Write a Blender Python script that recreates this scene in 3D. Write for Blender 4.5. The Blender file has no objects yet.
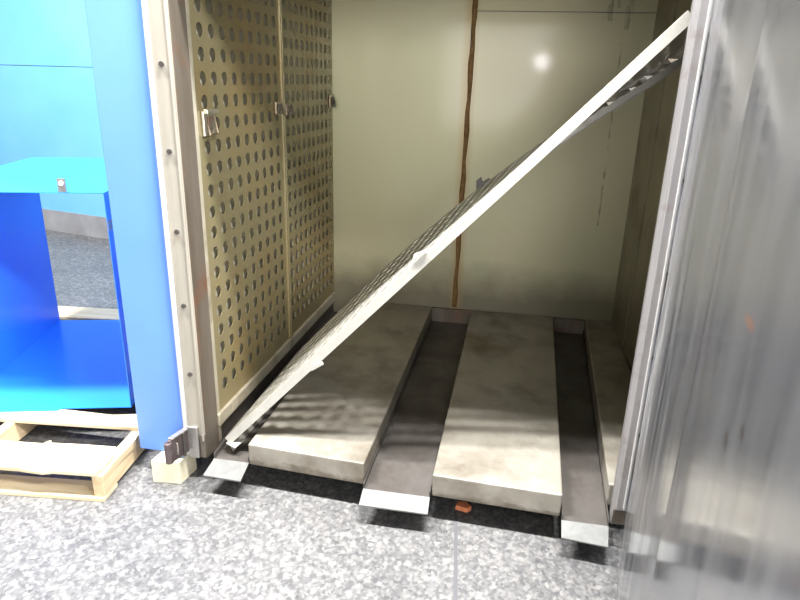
import bpy, bmesh, math, random
from mathutils import Vector, Matrix
random.seed(7)
S = bpy.context.scene
COL = S.collection
SIN, COS, PI = math.sin, math.cos, math.pi

# ------------------------------------------------------------------ camera
cam = bpy.data.cameras.new('camera')
cam.sensor_fit = 'HORIZONTAL'; cam.sensor_width = 36.0
cam.lens = 633.0 / 800.0 * 36.0
cam.clip_start = 0.02
camo = bpy.data.objects.new('camera', cam); COL.objects.link(camo)
RW = ((0.98457, 0.08156, -0.15480), (0.17301, -0.32167, 0.93091), (0.02613, -0.94333, -0.33082))
rot = Matrix([[RW[i][0], -RW[i][1], -RW[i][2]] for i in range(3)])
camo.matrix_world = Matrix.Translation((0, 0, 1.5)) @ rot.to_4x4()
S.camera = camo

# ------------------------------------------------------------------ world, lamps, exposure
W = bpy.data.worlds.new('hall_light'); S.world = W; W.use_nodes = True
W.node_tree.nodes['Background'].inputs[0].default_value = (0.95, 0.97, 1.0, 1)
W.node_tree.nodes['Background'].inputs[1].default_value = 0.10
S.view_settings.view_transform = 'Standard'; S.view_settings.look = 'None'
S.view_settings.gamma = 1.0; S.view_settings.use_curve_mapping = False
S.view_settings.exposure = 0.0

def area(name, loc, target, sx, sy, power, col=(1, 1, 1)):
    l = bpy.data.lights.new(name, 'AREA'); l.shape = 'RECTANGLE'; l.size = sx; l.size_y = sy
    l.energy = power; l.color = col
    o = bpy.data.objects.new(name, l); COL.objects.link(o); o.location = loc
    o.rotation_euler = (Vector(target) - Vector(loc)).to_track_quat('-Z', 'Y').to_euler()
    return o
area('ceiling_strip', (0.2, 1.42, 4.2), (0.2, 1.42, 0), 1.3, 0.16, 480)
area('ceiling_strip', (-2.1, 1.42, 4.2), (-2.1, 1.42, 0), 1.3, 0.16, 480)
area('ceiling_strip', (-4.2, 2.6, 4.2), (-4.6, 4.0, 0.6), 1.3, 0.4, 190)  # fill lamp added to brighten the blue wall
area('front_fill', (1.0, -6.0, 1.9), (0.0, 2.5, 1.2), 5.0, 2.6, 400)  # added fill far behind the camera, brightens the oven's inner walls
area('ceiling_strip', (2.4, -0.6, 4.2), (-0.6, 2.0, 0.8), 1.3, 0.2, 430)
fl = bpy.data.lights.new('camera_flash', 'POINT'); fl.energy = 18; fl.shadow_soft_size = 0.018
flo = bpy.data.objects.new('camera_flash', fl); COL.objects.link(flo); flo.location = (0.24, -0.02, 1.70)

# ------------------------------------------------------------------ materials
def new_mat(name):
    m = bpy.data.materials.new(name); m.use_nodes = True
    nt = m.node_tree; b = nt.nodes['Principled BSDF']
    return m, nt, b
def nd(nt, t, **kw):
    n = nt.nodes.new(t)
    for k, v in kw.items(): setattr(n, k, v)
    return n
def coords(nt, scale=(1, 1, 1), rotz=(0, 0, 0)):
    g = nd(nt, 'ShaderNodeNewGeometry'); mp = nd(nt, 'ShaderNodeMapping')
    mp.inputs['Scale'].default_value = scale; mp.inputs['Rotation'].default_value = rotz
    nt.links.new(g.outputs['Position'], mp.inputs[0]); return mp.outputs[0]
def noise(nt, vec, scale, detail=5, rough=0.6):
    n = nd(nt, 'ShaderNodeTexNoise'); n.inputs['Scale'].default_value = scale
    n.inputs['Detail'].default_value = detail; n.inputs['Roughness'].default_value = rough
    nt.links.new(vec, n.inputs['Vector']); return n.outputs['Fac']
def ramp(nt, fac, stops):
    r = nd(nt, 'ShaderNodeValToRGB'); e = r.color_ramp.elements
    while len(e) < len(stops): e.new(0.5)
    for i, (p, c) in enumerate(stops):
        e[i].position = p; e[i].color = (c[0], c[1], c[2], 1) if hasattr(c, '__len__') else (c, c, c, 1)
    nt.links.new(fac, r.inputs[0]); return r.outputs[0]
def mix(nt, fac, a, b, mode='MIX'):
    m = nd(nt, 'ShaderNodeMix'); m.data_type = 'RGBA'; m.blend_type = mode
    for i, v in ((0, fac), (6, a), (7, b)):
        if isinstance(v, (int, float)): m.inputs[i].default_value = v
        elif isinstance(v, tuple): m.inputs[i].default_value = (v[0], v[1], v[2], 1)
        else: nt.links.new(v, m.inputs[i])
    return m.outputs[2]
def math_(nt, op, a, b=0.0, c=None):
    m = nd(nt, 'ShaderNodeMath', operation=op)
    for i, v in enumerate((a, b) if c is None else (a, b, c)):
        if isinstance(v, (int, float)): m.inputs[i].default_value = v
        else: nt.links.new(v, m.inputs[i])
    return m.outputs[0]
def bump(nt, b, h, strength, dist=0.01):
    n = nd(nt, 'ShaderNodeBump'); n.inputs['Strength'].default_value = strength; n.inputs['Distance'].default_value = dist
    nt.links.new(h, n.inputs['Height']); nt.links.new(n.outputs[0], b.inputs['Normal'])

def plain(name, col, rough=0.5, metal=0.0, var=0.0, vscale=6.0, spec=None):
    m, nt, b = new_mat(name)
    b.inputs['Roughness'].default_value = rough; b.inputs['Metallic'].default_value = metal
    if spec is not None: b.inputs['Specular IOR Level'].default_value = spec
    if var:
        f = noise(nt, coords(nt), vscale)
        d = tuple(c * (1 - var) for c in col); l = tuple(min(1, c * (1 + var * .6)) for c in col)
        nt.links.new(ramp(nt, f, [(0.3, d), (0.7, l)]), b.inputs['Base Color'])
    else: b.inputs['Base Color'].default_value = (*col, 1)
    return m
def steel(name, c0, c1, rough=(0.25, 0.45), metal=0.85, stretch=(1, 1, 1), scale=4.0, dirt=None, dscale=2.5, dlo=0.5, dhi=0.7, bmp=0.05, det=7):
    m, nt, b = new_mat(name)
    v = coords(nt, stretch); f = noise(nt, v, scale, 8, 0.65)
    col = ramp(nt, f, [(0.3, c0), (0.7, c1)])
    v2 = coords(nt); g = noise(nt, v2, dscale, det, 0.5 if det < 4 else 0.62)
    if dirt: 
        k = ramp(nt, g, [(dlo, 0.0), (dhi, 1.0)])
        col = mix(nt, k, col, dirt)
    nt.links.new(col, b.inputs['Base Color'])
    rr = nd(nt, 'ShaderNodeMapRange'); rr.inputs[3].default_value = rough[0]; rr.inputs[4].default_value = rough[1]
    rr.inputs[1].default_value = 0.12; rr.inputs[2].default_value = 0.88
    nt.links.new(g, rr.inputs[0]); nt.links.new(rr.outputs[0], b.inputs['Roughness'])
    b.inputs['Metallic'].default_value = metal
    if bmp: bump(nt, b, f, bmp)
    return m, nt, b, col

M = {}
M['post_blue'] = plain('powder_coat_light_blue', (0.115, 0.255, 0.70), 0.42, 0, 0.06, 3)
M['hood_blue'] = plain('gloss_blue_sheet', (0.03, 0.26, 0.92), 0.28, 0, 0.03, 2)
M['gasket'] = plain('pale_sealing_strip', (0.5, 0.49, 0.47), 0.6, 0, 0.1, 30)
M['flange'] = steel('cream_flange_steel', (0.36, 0.33, 0.275), (0.45, 0.415, 0.35), (0.4, 0.6), 0.35, (1, 1, .12), 20, (0.42, 0.36, 0.28), 9, .55, .75)[0]
M['flange_grey'] = steel('grey_flange_steel', (0.34, 0.325, 0.32), (0.44, 0.42, 0.41), (0.35, 0.5), 0.45, (1, 1, .12), 18, (0.27, 0.22, 0.19), 9, .55, .75)[0]
M['jamb'] = steel('scorched_jamb_steel', (0.125, 0.10, 0.075), (0.20, 0.172, 0.14), (0.35, 0.55), 0.5, (1, 1, .15), 14, (0.20, 0.10, 0.06), 6, .52, .68)[0]
M['perf'] = steel('heat_tinted_perforated_steel', (0.265, 0.225, 0.122), (0.345, 0.30, 0.175), (0.28, 0.42), 0.5, (1, 1, 1), 1.6, (0.30, 0.20, 0.07), 1.6, .45, .75)[0]
M['plenum'] = steel('pale_plenum_steel', (0.56, 0.53, 0.42), (0.66, 0.63, 0.52), (0.4, 0.55), 0.3, (1, 1, 1), 3.0)[0]
M['rail'] = steel('grey_rail_steel', (0.50, 0.46, 0.36), (0.62, 0.57, 0.45), (0.35, 0.55), 0.55, (1, .2, 1), 8, (0.28, 0.22, 0.15), 5, .5, .75)[0]
M['dark_steel'] = steel('sooty_floor_steel', (0.06, 0.05, 0.042), (0.11, 0.095, 0.08), (0.4, 0.6), 0.4, (1, 1, 1), 5, (0.05, 0.042, 0.038), 3, .45, .7)[0]
M['trough'] = steel('stained_trough_steel', (0.08, 0.07, 0.062), (0.14, 0.127, 0.115), (0.4, 0.6), 0.3, (1, .5, 1), 7, (0.06, 0.045, 0.038), 4, .48, .72)[0]
M['lip'] = steel('lit_lip_steel', (0.17, 0.17, 0.162), (0.225, 0.225, 0.215), (0.35, 0.5), 0.35, (1, 1, 1), 30)[0]  # paler than the trough: light falling on the lips is in the colour
_m, nt, b, col = steel('worn_plinth_steel', (0.33, 0.30, 0.245), (0.46, 0.43, 0.37), (0.35, 0.55), 0.4, (1, .5, 1), 5, (0.19, 0.16, 0.12), 3.2, .47, .72)
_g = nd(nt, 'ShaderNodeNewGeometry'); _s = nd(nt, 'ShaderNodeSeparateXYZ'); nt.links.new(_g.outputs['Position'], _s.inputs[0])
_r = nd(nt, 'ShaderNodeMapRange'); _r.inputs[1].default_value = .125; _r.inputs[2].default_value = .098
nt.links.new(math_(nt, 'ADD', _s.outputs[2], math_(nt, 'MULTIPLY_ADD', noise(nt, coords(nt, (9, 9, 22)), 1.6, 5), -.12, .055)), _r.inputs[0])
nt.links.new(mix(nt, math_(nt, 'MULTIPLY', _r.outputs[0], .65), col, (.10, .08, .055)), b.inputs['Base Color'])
M['plinth'] = _m
M['lean'] = steel('leaning_panel_steel', (0.50, 0.48, 0.42), (0.64, 0.62, 0.55), (0.35, 0.5), 0.6, (1, 1, 1), 6, (0.36, 0.32, 0.25), 5, .55, .75)[0]
M['lean_flange'] = steel('bright_flange_steel', (0.52, 0.50, 0.44), (0.60, 0.58, 0.52), (0.4, 0.5), 0.2, (1, 1, 1), 25)[0]
M['catch'] = steel('brown_catch_steel', (0.10, 0.075, 0.075), (0.20, 0.16, 0.155), (0.35, 0.5), 0.6, (1, 1, 1), 20)[0]
M['screw'] = plain('dull_screw_steel', (0.13, 0.12, 0.11), 0.4, 0.7)
M['latch'] = plain('latch_steel', (0.30, 0.24, 0.17), 0.3, 0.9, 0.2, 40)
M['latch_bright'] = plain('bright_latch_steel', (0.72, 0.68, 0.60), 0.25, 0.9, 0.1, 40)
M['rust'] = plain('rust_weld', (0.30, 0.17, 0.06), 0.7, 0.1, 0.4, 30)
M['black'] = plain('black_underside', (0.03, 0.03, 0.03), 0.8)
M['tape'] = plain('grey_tape', (0.33, 0.34, 0.36), 0.6)
M['zinc'] = plain('zinc_tab', (0.40, 0.38, 0.36), 0.35, 0.7, .15, 50)
M['white'] = plain('white_plastic', (0.9, 0.9, 0.88), 0.4)
M['orange'] = plain('orange_scrap', (0.85, 0.28, 0.12), 0.7, 0, .2, 60)

# back wall of the oven: greenish stainless with soot drips and a warm tint
def back_mat():
    m, nt, b, col = steel('green_tinted_stainless', (0.48, 0.47, 0.285), (0.535, 0.53, 0.355), (0.38, 0.5), 0.35, (1, 1, .35), 1.2, (0.56, 0.50, 0.32), .9, .3, .85, 0.0, 2)
    g = nd(nt, 'ShaderNodeNewGeometry'); sx = nd(nt, 'ShaderNodeSeparateXYZ'); nt.links.new(g.outputs['Position'], sx.inputs[0])
    X, Z = sx.outputs[0], sx.outputs[2]
    def vline(x0, w, z0, z1, n):
        a = math_(nt, 'ABSOLUTE', math_(nt, 'SUBTRACT', X, x0))
        a = math_(nt, 'LESS_THAN', a, w)
        c = math_(nt, 'MULTIPLY', math_(nt, 'GREATER_THAN', Z, z0), math_(nt, 'LESS_THAN', Z, z1))
        k = ramp(nt, noise(nt, coords(nt, (55, 10, n)), 1.0, 3), [(.44, 0.0), (.66, 1.0)])
        return math_(nt, 'MULTIPLY', math_(nt, 'MULTIPLY', a, c), k)
    stain = vline(0.506, 0.005, 0.75, 1.72, 16)
    for (x, w, a0, a1) in ((0.425, .022, 1.80, 2.3), (0.525, .018, 1.76, 2.3), (0.47, .012, 1.86, 2.3)):
        stain = math_(nt, 'MAXIMUM', stain, vline(x, w, a0, a1, 12))
    col = mix(nt, math_(nt, 'MULTIPLY', stain, .6), col, (0.07, 0.06, 0.045))
    # grime along the floor line
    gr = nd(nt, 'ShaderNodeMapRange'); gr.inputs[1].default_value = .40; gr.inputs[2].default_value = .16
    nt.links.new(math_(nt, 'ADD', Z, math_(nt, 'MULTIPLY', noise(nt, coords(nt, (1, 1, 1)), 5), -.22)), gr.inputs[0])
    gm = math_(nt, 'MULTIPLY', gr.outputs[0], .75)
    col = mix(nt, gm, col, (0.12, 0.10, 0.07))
    # rust tint beside the seam
    a = math_(nt, 'ABSOLUTE', math_(nt, 'SUBTRACT', X, -.262))
    rr = nd(nt, 'ShaderNodeMapRange'); rr.inputs[1].default_value = .05; rr.inputs[2].default_value = 0.01
    nt.links.new(a, rr.inputs[0])
    col = mix(nt, math_(nt, 'MULTIPLY', rr.outputs[0], .55), col, (0.42, 0.26, 0.10))
    nt.links.new(col, b.inputs['Base Color'])
    bump(nt, b, noise(nt, coords(nt, (1, 1, 1)), 2.6, 2), 0.12, 0.02)
    b.inputs['Coat Weight'].default_value = .34; b.inputs['Coat Roughness'].default_value = .105
    return m
M['back'] = back_mat()

def door_mat():
    m, nt, b = new_mat('scratched_door_stainless')
    v = coords(nt, (6, 6, .8), (0.22, 0, 0)); f = noise(nt, v, 2.2, 10, .55)
    v2 = coords(nt, (1, 1, 1)); g = noise(nt, v2, 2.0, 6, .6)
    col = ramp(nt, f, [(.2, (.215, .215, .222)), (.5, (.26, .26, .266)), (.8, (.32, .32, .322))])
    k = ramp(nt, g, [(.50, 0.0), (.70, 1.0)])
    col = mix(nt, math_(nt, 'MULTIPLY', k, .5), col, (.40, .37, .33))
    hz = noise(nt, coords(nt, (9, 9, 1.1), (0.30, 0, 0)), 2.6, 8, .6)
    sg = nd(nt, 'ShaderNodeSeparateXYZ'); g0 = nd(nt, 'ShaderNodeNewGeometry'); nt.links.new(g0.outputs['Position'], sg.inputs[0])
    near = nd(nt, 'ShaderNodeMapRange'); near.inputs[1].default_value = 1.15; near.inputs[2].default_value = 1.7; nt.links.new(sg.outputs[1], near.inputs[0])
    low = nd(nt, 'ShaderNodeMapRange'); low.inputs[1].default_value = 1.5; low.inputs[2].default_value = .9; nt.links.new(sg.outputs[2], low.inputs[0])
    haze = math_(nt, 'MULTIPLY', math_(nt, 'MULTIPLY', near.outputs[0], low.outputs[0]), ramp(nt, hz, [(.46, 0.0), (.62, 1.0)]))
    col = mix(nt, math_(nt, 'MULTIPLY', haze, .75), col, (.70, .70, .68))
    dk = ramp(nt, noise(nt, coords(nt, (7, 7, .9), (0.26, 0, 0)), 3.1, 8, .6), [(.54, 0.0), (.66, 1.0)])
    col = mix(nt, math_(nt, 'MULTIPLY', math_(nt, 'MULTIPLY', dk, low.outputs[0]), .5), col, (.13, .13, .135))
    # two dark scuffs
    ge = nd(nt, 'ShaderNodeNewGeometry')
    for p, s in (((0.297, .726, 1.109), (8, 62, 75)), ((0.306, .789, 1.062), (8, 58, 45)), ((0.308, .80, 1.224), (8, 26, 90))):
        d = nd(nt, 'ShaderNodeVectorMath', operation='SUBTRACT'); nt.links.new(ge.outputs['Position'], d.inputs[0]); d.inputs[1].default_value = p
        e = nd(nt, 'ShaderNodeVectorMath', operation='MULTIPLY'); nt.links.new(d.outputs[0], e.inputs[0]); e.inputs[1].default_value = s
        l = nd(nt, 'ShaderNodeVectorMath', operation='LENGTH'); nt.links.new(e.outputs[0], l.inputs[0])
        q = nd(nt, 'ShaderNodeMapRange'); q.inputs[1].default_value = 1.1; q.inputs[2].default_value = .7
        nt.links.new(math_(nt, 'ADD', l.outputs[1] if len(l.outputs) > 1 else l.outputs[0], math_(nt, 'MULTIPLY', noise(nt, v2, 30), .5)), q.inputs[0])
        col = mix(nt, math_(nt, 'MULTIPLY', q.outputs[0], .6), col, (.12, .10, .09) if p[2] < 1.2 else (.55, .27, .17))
    nt.links.new(col, b.inputs['Base Color'])
    rr = nd(nt, 'ShaderNodeMapRange'); rr.inputs[1].default_value = .35; rr.inputs[2].default_value = .65
    rr.inputs[3].default_value = .11; rr.inputs[4].default_value = .22
    nt.links.new(f, rr.inputs[0]); nt.links.new(rr.outputs[0], b.inputs['Roughness'])
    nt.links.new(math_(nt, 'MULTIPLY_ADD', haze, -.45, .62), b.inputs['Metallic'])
    return m
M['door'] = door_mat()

def ground_mat():
    m, nt, b = new_mat('exposed_aggregate_floor')
    v = coords(nt)
    def vor(scale):
        n = nd(nt, 'ShaderNodeTexVoronoi'); n.inputs['Scale'].default_value = scale; n.inputs['Randomness'].default_value = 1
        w = nd(nt, 'ShaderNodeVectorMath', operation='ADD'); nz = nd(nt, 'ShaderNodeTexNoise'); nz.inputs['Scale'].default_value = scale * .8
        nt.links.new(v, nz.inputs['Vector']); sc = nd(nt, 'ShaderNodeVectorMath', operation='SCALE'); sc.inputs['Scale'].default_value = .9 / scale
        nt.links.new(nz.outputs['Color'], sc.inputs[0]); nt.links.new(v, w.inputs[0]); nt.links.new(sc.outputs[0], w.inputs[1])
        nt.links.new(w.outputs[0], n.inputs['Vector']); return n
    a = vor(46); c = vor(95)
    sep = nd(nt, 'ShaderNodeSeparateColor'); nt.links.new(a.outputs['Color'], sep.inputs[0])
    sep2 = nd(nt, 'ShaderNodeSeparateColor'); nt.links.new(c.outputs['Color'], sep2.inputs[0])
    st = ramp(nt, sep.outputs[0], [(0.0, (.17, .17, .18)), (.35, (.31, .31, .32)), (.72, (.47, .46, .45)), (1.0, (.76, .75, .72))])
    st2 = ramp(nt, sep2.outputs[1], [(0.0, (.17, .17, .18)), (.5, (.35, .35, .355)), (1.0, (.72, .71, .69))])
    edge = ramp(nt, a.outputs['Distance'], [(.45, 0.0), (.72, 1.0)])
    col = mix(nt, edge, st, (.27, .27, .28))
    col = mix(nt, .5, col, st2)
    big = ramp(nt, noise(nt, v, 2.2, 4), [(.3, .84), (.7, 1.06)])
    col = mix(nt, 1.0, col, big, 'MULTIPLY')
    col = mix(nt, 1.0, col, (.385, .378, .368), 'MULTIPLY')
    nt.links.new(col, b.inputs['Base Color']); b.inputs['Roughness'].default_value = .55
    bump(nt, b, sep.outputs[0], .12, .003)
    return m
M['ground'] = ground_mat()

def wood_mat(name, c0, c1, ax):
    m, nt, b = new_mat(name)
    s = [22, 22, 22]; s[ax] = 1.6
    f = noise(nt, coords(nt, tuple(s)), 1.5, 7, .62)
    nt.links.new(ramp(nt, f, [(.3, c0), (.7, c1)]), b.inputs['Base Color'])
    b.inputs['Roughness'].default_value = .7; bump(nt, b, f, .15, .003)
    return m
M['wood'] = wood_mat('pale_pine_board', (.60, .47, .28), (.80, .68, .46), 0)
M['wood_y'] = wood_mat('pale_pine_stringer', (.55, .40, .22), (.76, .61, .39), 1)
M['block'] = wood_mat('cream_block', (.72, .66, .47), (.84, .78, .60), 1)

def wall_mat():
    m, nt, b = new_mat('painted_sky_blue_wall')
    f = noise(nt, coords(nt), 1.4, 5)
    nt.links.new(ramp(nt, f, [(.3, (.15, .44, .78)), (.7, (.19, .49, .84))]), b.inputs['Base Color'])
    b.inputs['Roughness'].default_value = .5
    return m
M['wall'] = wall_mat()
M['joint'] = plain('dark_floor_joint', (.10, .10, .104), .7)
M['base_paint'] = plain('grey_skirting_paint', (.30, .30, .31), .45, 0, .2, 5)

# ------------------------------------------------------------------ mesh helpers
POS = {}
def obj(name, bm, mat, parent=None, bevel=0.0, smooth=False, solid=0.0, normals=True):
    if normals: bmesh.ops.recalc_face_normals(bm, faces=bm.faces[:])
    me = bpy.data.meshes.new(name)
    vs = [v.co.copy() for v in bm.verts]
    lo = Vector([min(v[i] for v in vs) for i in range(3)]); hi = Vector([max(v[i] for v in vs) for i in range(3)])
    c = (lo + hi) / 2
    if parent is None: c.z = lo.z
    bmesh.ops.translate(bm, vec=-c, verts=bm.verts[:])
    bm.to_mesh(me); bm.free()
    if smooth:
        for p in me.polygons: p.use_smooth = True
    me.materials.append(mat)
    o = bpy.data.objects.new(name, me); COL.objects.link(o)
    o.location = c
    if parent is not None:
        o.parent = parent; o.location = c - POS[parent.name]
    POS[o.name] = c
    if solid:
        s = o.modifiers.new('thickness', 'SOLIDIFY'); s.thickness = solid; s.offset = 0
    if bevel:
        b = o.modifiers.new('bevel', 'BEVEL'); b.width = bevel; b.segments = 2; b.limit_method = 'ANGLE'
    return o
def thing(name, label, cat, loc, group=None):
    o = bpy.data.objects.new(name, None); o.empty_display_size = .1; COL.objects.link(o); o.location = loc
    POS[o.name] = Vector(loc); return tag(o, label, cat, group)
def tag(o, label, cat, group=None):
    o['label'] = label; o['category'] = cat
    if group: o['group'] = group
    return o
def structure(o): o['kind'] = 'structure'; return o
def hexa(bm, b4, t4):
    vb = [bm.verts.new(p) for p in b4]; vt = [bm.verts.new(p) for p in t4]
    bm.faces.new(vb[::-1]); bm.faces.new(vt)
    for i in range(4): bm.faces.new((vb[i], vb[(i + 1) % 4], vt[(i + 1) % 4], vt[i]))
    return bm
def box(x0, x1, y0, y1, z0, z1, bm=None):
    bm = bm or bmesh.new()
    q = ((x0, y0), (x1, y0), (x1, y1), (x0, y1))
    return hexa(bm, [(x, y, z0) for x, y in q], [(x, y, z1) for x, y in q])
def quadbox(q, z0, z1, bm=None):
    bm = bm or bmesh.new()
    return hexa(bm, [(x, y, z0) for x, y in q], [(x, y, z1) for x, y in q])
def prism(poly, vec, bm=None):
    bm = bm or bmesh.new()
    a = [bm.verts.new(p) for p in poly]; b = [bm.verts.new(Vector(p) + Vector(vec)) for p in poly]
    bm.faces.new(a); bm.faces.new(b[::-1]); n = len(a)
    for i in range(n): bm.faces.new((a[i], b[i], b[(i + 1) % n], a[(i + 1) % n]))
    return bm
def tube(pts, r, n=8, bm=None):
    bm = bm or bmesh.new(); rings = []
    for i, p in enumerate(pts):
        p = Vector(p); d = (Vector(pts[min(i + 1, len(pts) - 1)]) - Vector(pts[max(i - 1, 0)])).normalized()
        a = d.orthogonal().normalized(); b = d.cross(a)
        rr = r[i] if hasattr(r, '__len__') else r
        rings.append([bm.verts.new(p + a * rr * COS(2 * PI * k / n) + b * rr * SIN(2 * PI * k / n)) for k in range(n)])
    for i in range(len(rings) - 1):
        for k in range(n): bm.faces.new((rings[i][k], rings[i][(k + 1) % n], rings[i + 1][(k + 1) % n], rings[i + 1][k]))
    bm.faces.new(rings[0][::-1]); bm.faces.new(rings[-1]); return bm
def disc(c, axis, r, h, n=12, bm=None):
    c = Vector(c); ax = Vector(axis).normalized(); return tube([c - ax * h / 2, c + ax * h / 2], r, n, bm)
def perforated(us, vs, hole_r, f, holes):
    """sheet over grid lines us x vs; holes(i, j) tells which cells carry a round hole; f maps (u, v) to space"""
    bm = bmesh.new(); cache = {}
    def V(u, v):
        k = (round(u, 5), round(v, 5))
        if k not in cache: cache[k] = bm.verts.new(f(u, v))
        return cache[k]
    nu, nv = len(us) - 1, len(vs) - 1
    for i in range(nu):
        for j in range(nv):
            u0, u1, v0, v1 = us[i], us[i + 1], vs[j], vs[j + 1]
            cu, cv = (u0 + u1) / 2, (v0 + v1) / 2
            sq = []
            for k in range(4): sq.append((u0 + (u1 - u0) * k / 4, v0))
            for k in range(4): sq.append((u1, v0 + (v1 - v0) * k / 4))
            for k in range(4): sq.append((u1 - (u1 - u0) * k / 4, v1))
            for k in range(4): sq.append((u0, v1 - (v1 - v0) * k / 4))
            inmargin_u = i in (0, nu - 1); inmargin_v = j in (0, nv - 1)
            if holes(i, j):
                circ = [(cu + hole_r * COS(math.radians(225 + 22.5 * k)), cv + hole_r * SIN(math.radians(225 + 22.5 * k))) for k in range(16)]
                for k in range(16):
                    a, b = sq[k], sq[(k + 1) % 16]; c, d = circ[(k + 1) % 16], circ[k]
                    bm.faces.new((V(*a), V(*b), V(*c), V(*d)))
            else:
                a = 1 if inmargin_u else 4; c = 1 if inmargin_v else 4
                for p in range(a):
                    for q in range(c):
                        uu = (u0 + (u1 - u0) * p / a, u0 + (u1 - u0) * (p + 1) / a); vv = (v0 + (v1 - v0) * q / c, v0 + (v1 - v0) * (q + 1) / c)
                        bm.faces.new((V(uu[0], vv[0]), V(uu[1], vv[0]), V(uu[1], vv[1]), V(uu[0], vv[1])))
    return bm

# ------------------------------------------------------------------ the setting
structure(obj('floor', box(-9, 5, -5, 9, -0.06, 0.0), M['ground']))
def wall_pt(x, off=0.0): return (x, 5.276 - (x + 3.73) * 0.2217 + off)
x0, x1 = -9.0, 1.0
a, b = wall_pt(x0), wall_pt(x1)
structure(obj('wall_back', quadbox([a, b, (b[0], b[1] + .15), (a[0], a[1] + .15)], 0.0, 1.515), M['wall']))
structure(obj('wall_back', quadbox([(a[0], a[1] - .004), (b[0], b[1] - .004), (b[0], b[1] + .15), (a[0], a[1] + .15)], 1.521, 4.2), M['wall']))
structure(obj('baseboard_back', quadbox([(a[0], a[1] - .012), (b[0], b[1] - .012), b, a], 0.0, 0.205), M['base_paint']))
# paint repair line on the wall
# joint sealed across the floor
structure(obj('trim_1', quadbox([(-.098, 1.93), (-.086, 1.93), (-.022, 1.2), (-.036, 1.2)], 0.0, 0.0012), M['joint']))

# ------------------------------------------------------------------ the oven
oven = thing('industrial_oven', 'large walk-in steel oven with blue frame, open door and perforated inner wall', 'oven', (-0.3, 2.75, 0))
TOP = 2.28
o = obj('front_post', box(-1.345, -1.141, 1.955, 2.02, 0.098, TOP + .2), M['post_blue'], oven, .004)
obj('front_post', box(.52, .80, 1.90, 1.96, 0.098, TOP + .2), M['post_blue'], oven, .004)
obj('outer_side_panel', box(-1.345, -1.325, 2.02, 3.80, 0.098, TOP + .2), M['post_blue'], oven)
obj('outer_side_panel', box(.78, .80, 1.96, 3.80, 0.098, TOP + .2), M['post_blue'], oven)
obj('outer_back_panel', box(-1.325, .78, 3.78, 3.80, 0.098, TOP + .2), M['post_blue'], oven)
obj('roof_panel', box(-1.325, .78, 2.02, 3.78, TOP, TOP + .2), M['rail'], oven)
obj('header_beam', box(-1.141, .52, 1.955, 2.02, 1.90, TOP + .2), M['post_blue'], oven, .004)
obj('sealing_strip', hexa(bmesh.new(), [(-1.141, 1.935, .11), (-1.128, 1.935, .11), (-1.128, 2.0, .11), (-1.141, 2.0, .11)],
    [(-1.141, 1.935, TOP), (-1.128, 1.935, TOP), (-1.128, 2.0, TOP), (-1.141, 2.0, TOP)]), M['gasket'], oven, .003)
lf = obj('door_flange', box(-1.128, -1.063, 1.948, 2.0, .175, TOP), M['flange'], oven, .003)
rf = obj('door_flange', box(.438, .512, 1.862, 1.90, .16, TOP), M['flange_grey'], oven, .003)
obj('flange_bead', box(.459, .467, 1.853, 1.862, .17, TOP), M['gasket'], oven, .002)
obj('flange_bead', box(-1.071, -1.063, 1.940, 1.948, .175, TOP), M['flange'], oven, .002)
for k in range(7):
    z = .452 + k * .2675
    obj('screw', disc((-1.098, 1.945, z), (0, 1, 0), .0085, .008, 10), M['screw'], lf)
    obj('screw', disc((.477, 1.859, z), (0, 1, 0), .0075, .008, 10), M['screw'], rf)
# foot pieces of the flanges
obj('flange_foot', box(-1.128, -1.085, 1.935, 2.0, .10, .235), M['zinc'], oven, .004)
obj('flange_foot', box(-1.083, -1.06, 1.942, 2.0, .10, .20), M['jamb'], oven, .004)
obj('flange_foot', box(.432, .512, 1.868, 1.92, .10, .158), M['jamb'], oven, .004)
# reveals between flange and chamber
obj('jamb_reveal', quadbox([(-1.066, 1.955), (-1.058, 1.955), (-1.054, 2.045), (-1.09, 2.045)], .10, TOP), M['jamb'], oven)
obj('jamb_reveal', quadbox([(.426, 1.875), (.438, 1.868), (.445, 1.945), (.437, 1.945)], .10, TOP), M['flange_grey'], oven)
obj('jamb_return', box(.450, .78, 1.93, 1.955, .098, TOP), M['jamb'], oven)
# left duct wall with its two perforated panels
def lx(y): return -1.060 + (y - 2.06) * .04 / 1.56
obj('duct_back_sheet', quadbox([(lx(2.03) - .034, 2.03), (lx(2.03) - .027, 2.03), (lx(3.62) - .027, 3.62), (lx(3.62) - .034, 3.62)], .10, TOP), M['plenum'], oven)
obj('duct_outer_sheet', box(-1.2, -1.19, 2.03, 3.62, .10, TOP), M['plenum'], oven)
obj('panel_stile', quadbox([(lx(2.04) - .02, 2.04), (lx(2.04) + .004, 2.04), (lx(2.075) + .004, 2.075), (lx(2.075) - .02, 2.075)], .105, TOP), M['rail'], oven, .004)
def hung_panel(y0, y1, ncol, pitch):
    first = (y0 + y1) / 2 - (ncol - 1) * pitch / 2
    us = [y0] + [first + (i - .5) * pitch for i in range(ncol + 1)] + [y1]
    zp = .0767; z0 = .331
    zs = [.235] + [z0 + (j - .5) * zp for j in range(26)] + [TOP - .02]
    f = lambda u, v: (lx(u), u, v)
    bm = perforated(us, zs, .0235, f, lambda i, j: 0 < i < len(us) - 2 and 0 < j < len(zs) - 2)
    p = obj('perforated_door', bm, M['perf'], oven, solid=.002)
    return p
pf = hung_panel(2.077, 2.846, 9, .0815)
pb = hung_panel(2.868, 3.618, 10, .0722)
sq = lambda a, b, h0=.0, h1=.006: [(lx(a) + h0, a), (lx(a) + h1, a), (lx(b) + h1, b), (lx(b) + h0, b)]
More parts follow.
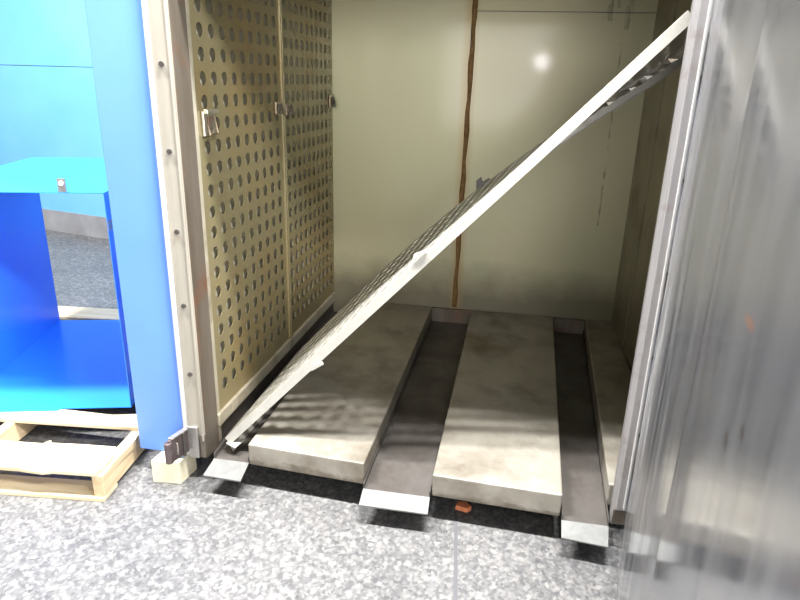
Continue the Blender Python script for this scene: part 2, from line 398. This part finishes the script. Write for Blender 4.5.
obj('panel_edge', quadbox(sq(2.842, 2.854, -.02, .009), .235, TOP - .02), M['perf'], pf, .002)
obj('panel_edge', quadbox(sq(2.860, 2.872, -.02, .009), .235, TOP - .02), M['perf'], pb, .002)
obj('panel_rail', quadbox(sq(2.05, 3.618, -.01, .012), .178, .232), M['rail'], oven, .004)
obj('duct_kick_board', quadbox(sq(2.05, 3.618, -.03, -.004), .10, .178), M['dark_steel'], oven)
# spring latches at mid height of the hung panels
def latch(parent, y, z, mat, w=.05, h=.05):
    x = lx(y)
    lt = obj('latch', box(x + .001, x + .012, y - w / 2, y + w / 2, z - h / 2, z + h / 2), M['latch'] if mat == 0 else M['latch_bright'], parent, .003)
    obj('latch_hook', tube([(x + .012, y - w * .38, z + h * .3), (x + .026, y - w * .38, z - h * .42), (x + .026, y + w * .38, z - h * .42), (x + .012, y + w * .38, z + h * .3)], .0035, 6), M['screw'] if mat == 0 else M['latch'], lt)
    obj('latch_plate', box(x + .012, x + .017, y - w * .2, y + w * .2, z - h * .25, z + h * .25), M['jamb'], lt, .001)
latch(pf, 2.142, 1.333, 1, .085, .085)
obj('latch_bar', box(lx(2.14) + .012, lx(2.14) + .03, 2.095, 2.190, 1.366, 1.382), M['latch_bright'], pf, .003)
latch(pf, 2.79, 1.362, 0, .07, .055)
latch(pb, 2.912, 1.352, 0, .075, .055)
latch(pb, 3.575, 1.368, 0, .06, .07)
# back wall: two sheets and the rusty weld between
obj('back_sheet', box(-1.06, -.2635, 3.62, 3.635, .10, TOP), M['back'], oven)
obj('back_sheet', box(-.2605, .68, 3.62, 3.635, .10, 1.838), M['back'], oven)
obj('back_sheet', box(-.2605, .68, 3.617, 3.635, 1.841, TOP), M['back'], oven)
pts = [(-.268 + .012 * t / 12 + .0025 * SIN(t * 2.3), 3.622, .2 + t * (TOP - .2) / 24) for t in range(25)]
obj('weld_seam', tube(pts, [.0135 + .003 * SIN(t * 1.7) for t in range(25)], 8), M['rust'], oven, smooth=True)
# right plenum wall where a perforated panel has been taken out
def plenum_mat():
    return steel('brown_plenum_steel', (0.30, 0.27, 0.19), (0.40, 0.365, 0.27), (0.35, 0.5), 0.6, (1, 1, .3), 4, (0.20, 0.165, 0.12), 3, .5, .75)[0]
M['plenum_dark'] = plenum_mat()
obj('plenum_wall', box(.66, .675, 1.955, 3.22, .10, TOP), M['plenum_dark'], oven)
obj('plenum_wall', box(.654, .675, 3.222, 3.62, .10, TOP), M['plenum_dark'], oven)
# floor: pan, plinths, troughs
obj('floor_pan', box(-1.06, .66, 2.0, 3.62, .088, .098), M['dark_steel'], oven)
obj('base_frame', box(-1.30, .76, 2.35, 2.43, 0, .098), M['black'], oven)
obj('base_frame', box(-1.30, .76, 3.66, 3.76, 0, .098), M['black'], oven)
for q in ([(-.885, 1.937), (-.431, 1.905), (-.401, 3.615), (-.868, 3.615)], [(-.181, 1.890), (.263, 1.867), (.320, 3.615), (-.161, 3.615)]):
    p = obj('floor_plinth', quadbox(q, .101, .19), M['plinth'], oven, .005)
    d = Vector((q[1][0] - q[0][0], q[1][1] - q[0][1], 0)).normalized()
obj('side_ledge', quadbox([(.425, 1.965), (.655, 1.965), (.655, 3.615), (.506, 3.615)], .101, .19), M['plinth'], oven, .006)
def trough(q, lip):
    bm = quadbox(q, .098, .103)
    # low side walls folded up along the plinths
    for (a, b, s) in ((q[0], q[3], 1), (q[1], q[2], -1)):
        quadbox([a, (a[0] + .003 * s, a[1]), (b[0] + .003 * s, b[1]), b], .103, .125, bm)
    t = obj('floor_trough', bm, M['trough'], oven)
    l, r = lip
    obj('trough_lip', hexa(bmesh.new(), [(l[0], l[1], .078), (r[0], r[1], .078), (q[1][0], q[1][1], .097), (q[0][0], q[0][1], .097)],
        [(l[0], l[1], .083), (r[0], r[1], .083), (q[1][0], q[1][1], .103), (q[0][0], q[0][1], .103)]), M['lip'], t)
trough([(-1.03, 1.945), (-.889, 1.945), (-.872, 3.6), (-1.03, 3.6)], ((-1.036, 1.862), (-.886, 1.855)))
trough([(-.428, 1.880), (-.186, 1.880), (-.165, 3.6), (-.399, 3.6)], ((-.428, 1.812), (-.184, 1.812)))
trough([(.267, 1.850), (.421, 1.850), (.498, 3.6), (.324, 3.6)], ((.265, 1.785), (.412, 1.770)))
for q in ((-.400, -.165), (.322, .500)):
    obj('trough_end', box(q[0], q[1], 3.598, 3.616, .103, .188), M['jamb'], oven)
# door catch at the foot of the left post
ca, cB = Vector((-1.124, 1.965, 0)), Vector((-1.154, 1.846, 0)); cd = (cB - ca).normalized(); cn = Vector((cd.y, -cd.x, 0))
def cbox(a, b, t0, t1, z0, z1):
    q = [ca + cd * a + cn * t0, ca + cd * b + cn * t0, ca + cd * b + cn * t1, ca + cd * a + cn * t1]
    return quadbox([(p.x, p.y) for p in q], z0, z1)
CLn = (cB - ca).length
cb = obj('door_catch', cbox(0, CLn, -.007, .007, .128, .222), M['catch'], oven, .003)
p = cB + cd * .002
obj('catch_hook', tube([(p.x, p.y, .132), (p.x, p.y, .216)], .015, 14), M['catch'], cb, .003)
obj('catch_rib', cbox(CLn * .42, CLn * .50, -.016, .016, .125, .226), M['screw'], cb, .002)
obj('catch_lip', cbox(CLn * .70, CLn * .76, -.013, .010, .15, .20), M['latch_bright'], cb, .002)
obj('catch_cap', cbox(-.002, CLn * .93, -.010, .010, .222, .228), M['zinc'], cb, .001)
obj('catch_base', prism([(-1.205, 1.955, .098), (-1.128, 1.955, .098), (-1.128, 1.925, .15), (-1.190, 1.918, .118)], (0, .004, .006)), M['post_blue'], oven)

# ------------------------------------------------------------------ the open door, swung towards the viewer
A = math.radians(8.0)
H = Vector((.462, 1.815, 0)); DV = Vector((-SIN(A), -COS(A), 0)); NV = Vector((-COS(A), SIN(A), 0))
DL = 1.52
# the skin is buckled: its slope (degrees) eases off along each of two shallow bulges, then runs flat
def door_slope(q):
    if q < .02: return 0.0
    if q < .725: return 1.05 - 11.4 * (q - .347)
    if q < .99: return 2.2 - 13.0 * (q - .725)
    if q < 1.25: return -1.25 * (1.25 - q) / .26
    return 0.0
bm = bmesh.new(); N = 240; rows = []; off = 0.0
for i in range(N + 1):
    s = DL * i / N
    off += math.tan(math.radians(door_slope(s))) * DL / N
    p = H + DV * s + NV * off
    rows.append([bm.verts.new((p.x, p.y, z)) for z in (.052, .5, 1.0, 1.4, 1.93)])
for i in range(N):
    for j in range(4): bm.faces.new((rows[i][j], rows[i + 1][j], rows[i + 1][j + 1], rows[i][j + 1]))
door = obj('door', quadbox([tuple((H + NV * -.004)[:2]), tuple((H + DV * DL + NV * -.004)[:2]), tuple((H + DV * DL + NV * -.06)[:2]), tuple((H + NV * -.06)[:2])], .05, 1.932), M['rail'], oven, .003)
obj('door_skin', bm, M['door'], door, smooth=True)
for z in (.35, .95, 1.6):
    h = H + NV * -.04 + DV * -.012
    obj('door_hinge', tube([(h.x + .01, h.y, z - .07), (h.x + .01, h.y, z + .07)], .014, 12), M['rail'], door)

# ------------------------------------------------------------------ the perforated panel leaning across the opening
lean = thing('perforated_panel', 'loose perforated steel panel leaning diagonally across the oven opening', 'panel', (-.2, 2.4, .105))
def lean_front(t): return Vector((-1.005 + 1.447 * t, 2.0, .1633 + 1.531 * t))
def lean_back(t):
    x = -.975 + 1.600 * t; z = .190 + 1.46 * t + (.092 * SIN(PI * min(1, t * 1.06)) if t * 1.06 < 1 else 0)
    return Vector((x, 2.80, z))
LL, LW = 2.07, .84
def lean_f(u, v):
    t, w = u / LL, v / LW
    return lean_front(t).lerp(lean_back(t), w)
nu, nv = 26, 10
us = [0] + [.04 + (LL - .08) * i / nu for i in range(nu + 1)] + [LL]
vs = [0] + [.03 + (LW - .06) * j / nv for j in range(nv + 1)] + [LW]
obj('sheet', perforated(us, vs, .0225, lean_f, lambda i, j: 0 < i < nu + 1 and 0 < j < nv + 1), M['lean'], lean, solid=.002)
def strip(curve, depth, outward, name, mat, n=24, t0=0., t1=1.):
    bm = bmesh.new(); prev = None
    for i in range(n + 1):
        t = t0 + (t1 - t0) * i / n; p = curve(t); tan = (curve(min(1, t + .01)) - curve(max(0, t - .01))).normalized()
        nrm = Vector((tan.z, 0, -tan.x)).normalized()
        q = p + nrm * depth; dy = Vector((0, outward, 0))
        ring = [bm.verts.new(x) for x in (p, q, q + dy, p + dy)]
        if prev:
            for k in range(4): bm.faces.new((prev[k], prev[(k + 1) % 4], ring[(k + 1) % 4], ring[k]))
        else: bm.faces.new(ring[::-1])
        prev = ring
    bm.faces.new(prev); return obj(name, bm, mat, lean)
ff = strip(lean_front, .031, -.003, 'front_flange', M['lean_flange'])
bf = strip(lean_back, .052, .003, 'back_flange', M['lean'])
bfl = strip(lambda t: lean_back(t) + Vector((.708, 0, -.706)) * .052, .002, -.022, 'back_flange_return', M['lean_flange'])
# end flanges
for t in (0., 1.):
    a, b = lean_front(t), lean_back(t)
    na, nb = (Vector((.45, 0, -.89)) * .064, Vector((.45, 0, -.89)) * .094) if t < .5 else (Vector((.72, 0, -.69)) * .03,) * 2
    th = Vector((.69, 0, .72)) * (.003 if t < .5 else -.003)
    obj('end_flange', hexa(bmesh.new(), [a, b, b + nb, a + na], [a + th, b + th, b + nb + th, a + na + th]), M['lean'], lean)
rnd = random.Random(3); bm = bmesh.new(); prev = None
for i in range(49):
    t = .40 + .59 * i / 48; p = lean_back(t) + Vector((.70, 0, -.71)) * (.004 + rnd.uniform(-.003, .010)) + Vector((0, -.006 - rnd.uniform(0, .012), 0))
    q = p + Vector((.70, 0, -.71)) * rnd.uniform(.008, .022) + Vector((0, rnd.uniform(-.012, .006), 0))
    ring = [bm.verts.new(p), bm.verts.new(q)]
    if prev: bm.faces.new((prev[0], prev[1], ring[1], ring[0]))
    prev = ring
obj('crumpled_edge', bm, M['latch_bright'], lean, solid=.0015)
# cut corner tab of the front flange, bottom end
obj('corner_tab', prism([(-.998, 1.987, .146), (-.952, 1.966, .143), (-.936, 2.028, .147), (-.954, 2.028, .148), (-.967, 1.997, .146), (-.990, 2.0, .147)], (0, 0, .004)), M['lean_flange'], lean)
# latch on the rear edge and small clips on the front one
lb = lean_back(.535)
obj('latch', prism([(lb.x - .02, lb.y, lb.z - .025), (lb.x + .04, lb.y, lb.z + .028), (lb.x + .03, lb.y, lb.z + .038), (lb.x + .004, lb.y, lb.z + .02), (lb.x - .004, lb.y, lb.z + .042), (lb.x - .024, lb.y, lb.z + .022)], (0, .014, 0)), M['screw'], lean, .002)
for t in (.245, .512):
    c = lean_front(t) + (Vector((.70, 0, -.70)) * .038 if t < .4 else Vector((-.5, 0, .5)) * .008)
    obj('clip', prism([(c.x - .025, c.y - .010, c.z - .02), (c.x + .022, c.y - .010, c.z + .012), (c.x + .016, c.y - .010, c.z + .022), (c.x - .022, c.y - .010, c.z + .004)], (0, .006, 0)), M['lean_flange'], lean, .001)

# ------------------------------------------------------------------ block under the post
bq = [(-1.262, 1.888), (-1.150, 1.897), (-1.138, 2.005), (-1.250, 1.996)]
tag(obj('wood_block', quadbox(bq, 0, .097), M['block'], None, .003), 'short cream timber block under the corner of the blue oven post', 'block')

# ------------------------------------------------------------------ pallet
pal = thing('wooden_pallet', 'pale pine pallet with splintered boards carrying the blue hood', 'pallet', (-1.9, 2.5, 0))
PA = math.radians(5.5); PO = Vector((-1.368, 1.742, 0))
def pp(u, v, z): # u to the left, v to the rear
    return Vector((PO.x - u * COS(PA) - v * SIN(PA), PO.y - u * SIN(PA) + v * COS(PA), z))
def board(name, poly, z0, z1, mat, bev=.003):
    return obj(name, prism([pp(u, v, z0) for u, v in poly], (0, 0, z1 - z0)), mat, pal, bev)
PWid, PLen = 1.18, 1.66
for u in (.0, .545, 1.14):
    board('stringer', [(u, .004), (u + .042, .004), (u + .042, PLen), (u, PLen)], .018, .108, M['wood_y'])
board('deck_board', [(.022, -.004), (PWid, -.004), (PWid, .165), (.318, .160), (.312, .176), (.300, .186), (.296, .168), (.150, .172), (.030, .170), (.016, .120), (.010, .06)], .108, .126, M['wood'])
board('deck_board', [(-.006, .315), (PWid, .315), (PWid, .42), (.36, .418), (.17, .402), (.10, .414), (.06, .424), (.045, .412), (.01, .41)], .108, .126, M['wood'])
for v in (.62, .90, 1.18):
    board('deck_board', [(0, v), (PWid, v), (PWid, v + .10), (0, v + .10)], .108, .126, M['wood'])
board('deck_board', [(-.005, 1.45), (PWid + .02, 1.45), (PWid + .02, 1.62), (-.005, 1.62)], .108, .126, M['wood'])
for v in (-.004, .78, 1.52):
    board('bottom_board', [(0.0, v), (PWid, v), (PWid, v + .10), (0.0, v + .10)], 0, .018, M['wood'])
board('splinter', [(-.008, .25), (.0, .07), (.0, .27)], .085, .112, M['wood_y'], 0)
board('splinter', [(.215, -.012), (.30, -.004), (.19, -.004)], .108, .118, M['wood'], 0)

# ------------------------------------------------------------------ blue hood on the pallet
hood = thing('sheet_metal_hood', 'open-ended blue sheet metal hood standing on the wooden pallet', 'hood', (-2.0, 2.6, .127))
HA = math.radians(15); HO = Vector((-1.527, 2.195, 0)); HW, HD, HZ0, HZ1 = .717, 1.05, .127, 1.055
def hp(u, v, z): return Vector((HO.x - u * COS(HA) - v * SIN(HA), HO.y - u * SIN(HA) + v * COS(HA), z))
def hbox(u0, u1, v0, v1, z0, z1):
    q = [hp(u0, v0, 0), hp(u1, v0, 0), hp(u1, v1, 0), hp(u0, v1, 0)]
    return quadbox([(p.x, p.y) for p in q], z0, z1)
obj('top_sheet', prism([hp(0, .0, HZ1 - .003), hp(HW, 0, HZ1 - .003), hp(HW, HD, HZ1 - .003), hp(0, HD, HZ1 - .003)], (0, 0, .003)), M['hood_blue'], hood)
obj('side_sheet', hbox(0, .003, 0, HD, HZ0, HZ1 - .003), M['hood_blue'], hood)
obj('side_sheet', hbox(HW - .003, HW, 0, HD, HZ0, HZ1 - .003), M['hood_blue'], hood)
bsh = obj('bottom_sheet', prism([hp(.003, 0, HZ0), hp(.285, 0, HZ0), hp(.30, -.018, HZ0), hp(HW - .003, -.018, HZ0), hp(HW - .003, HD, HZ0), hp(.003, HD, HZ0)], (0, 0, .003)), M['hood_blue'], hood)
tb = obj('mounting_tab', hbox(.138, .168, .002, .008, HZ1 - .001, HZ1 + .052), M['zinc'], hood, .001)
c = hp(.153, .0, HZ1 + .034); obj('tab_bolt', disc(c, hp(0, 1, 0) - hp(0, 0, 0), .009, .006, 12), M['white'], tb)
obj('tape_strip', hbox(-.0012, 0.0, 0.0, .22, .905, .945), M['tape'], hood)

# ------------------------------------------------------------------ scrap on the floor
bm = prism([(-.10, 1.965, .0), (-.055, 1.953, .0), (-.04, 1.97, .0), (-.062, 1.995, .0), (-.095, 1.99, .0)], (.002, .006, .016))
tag(obj('orange_scrap', bm, M['orange'], None, .003), 'small orange scrap on the floor under the right-hand floor plinth', 'scrap')
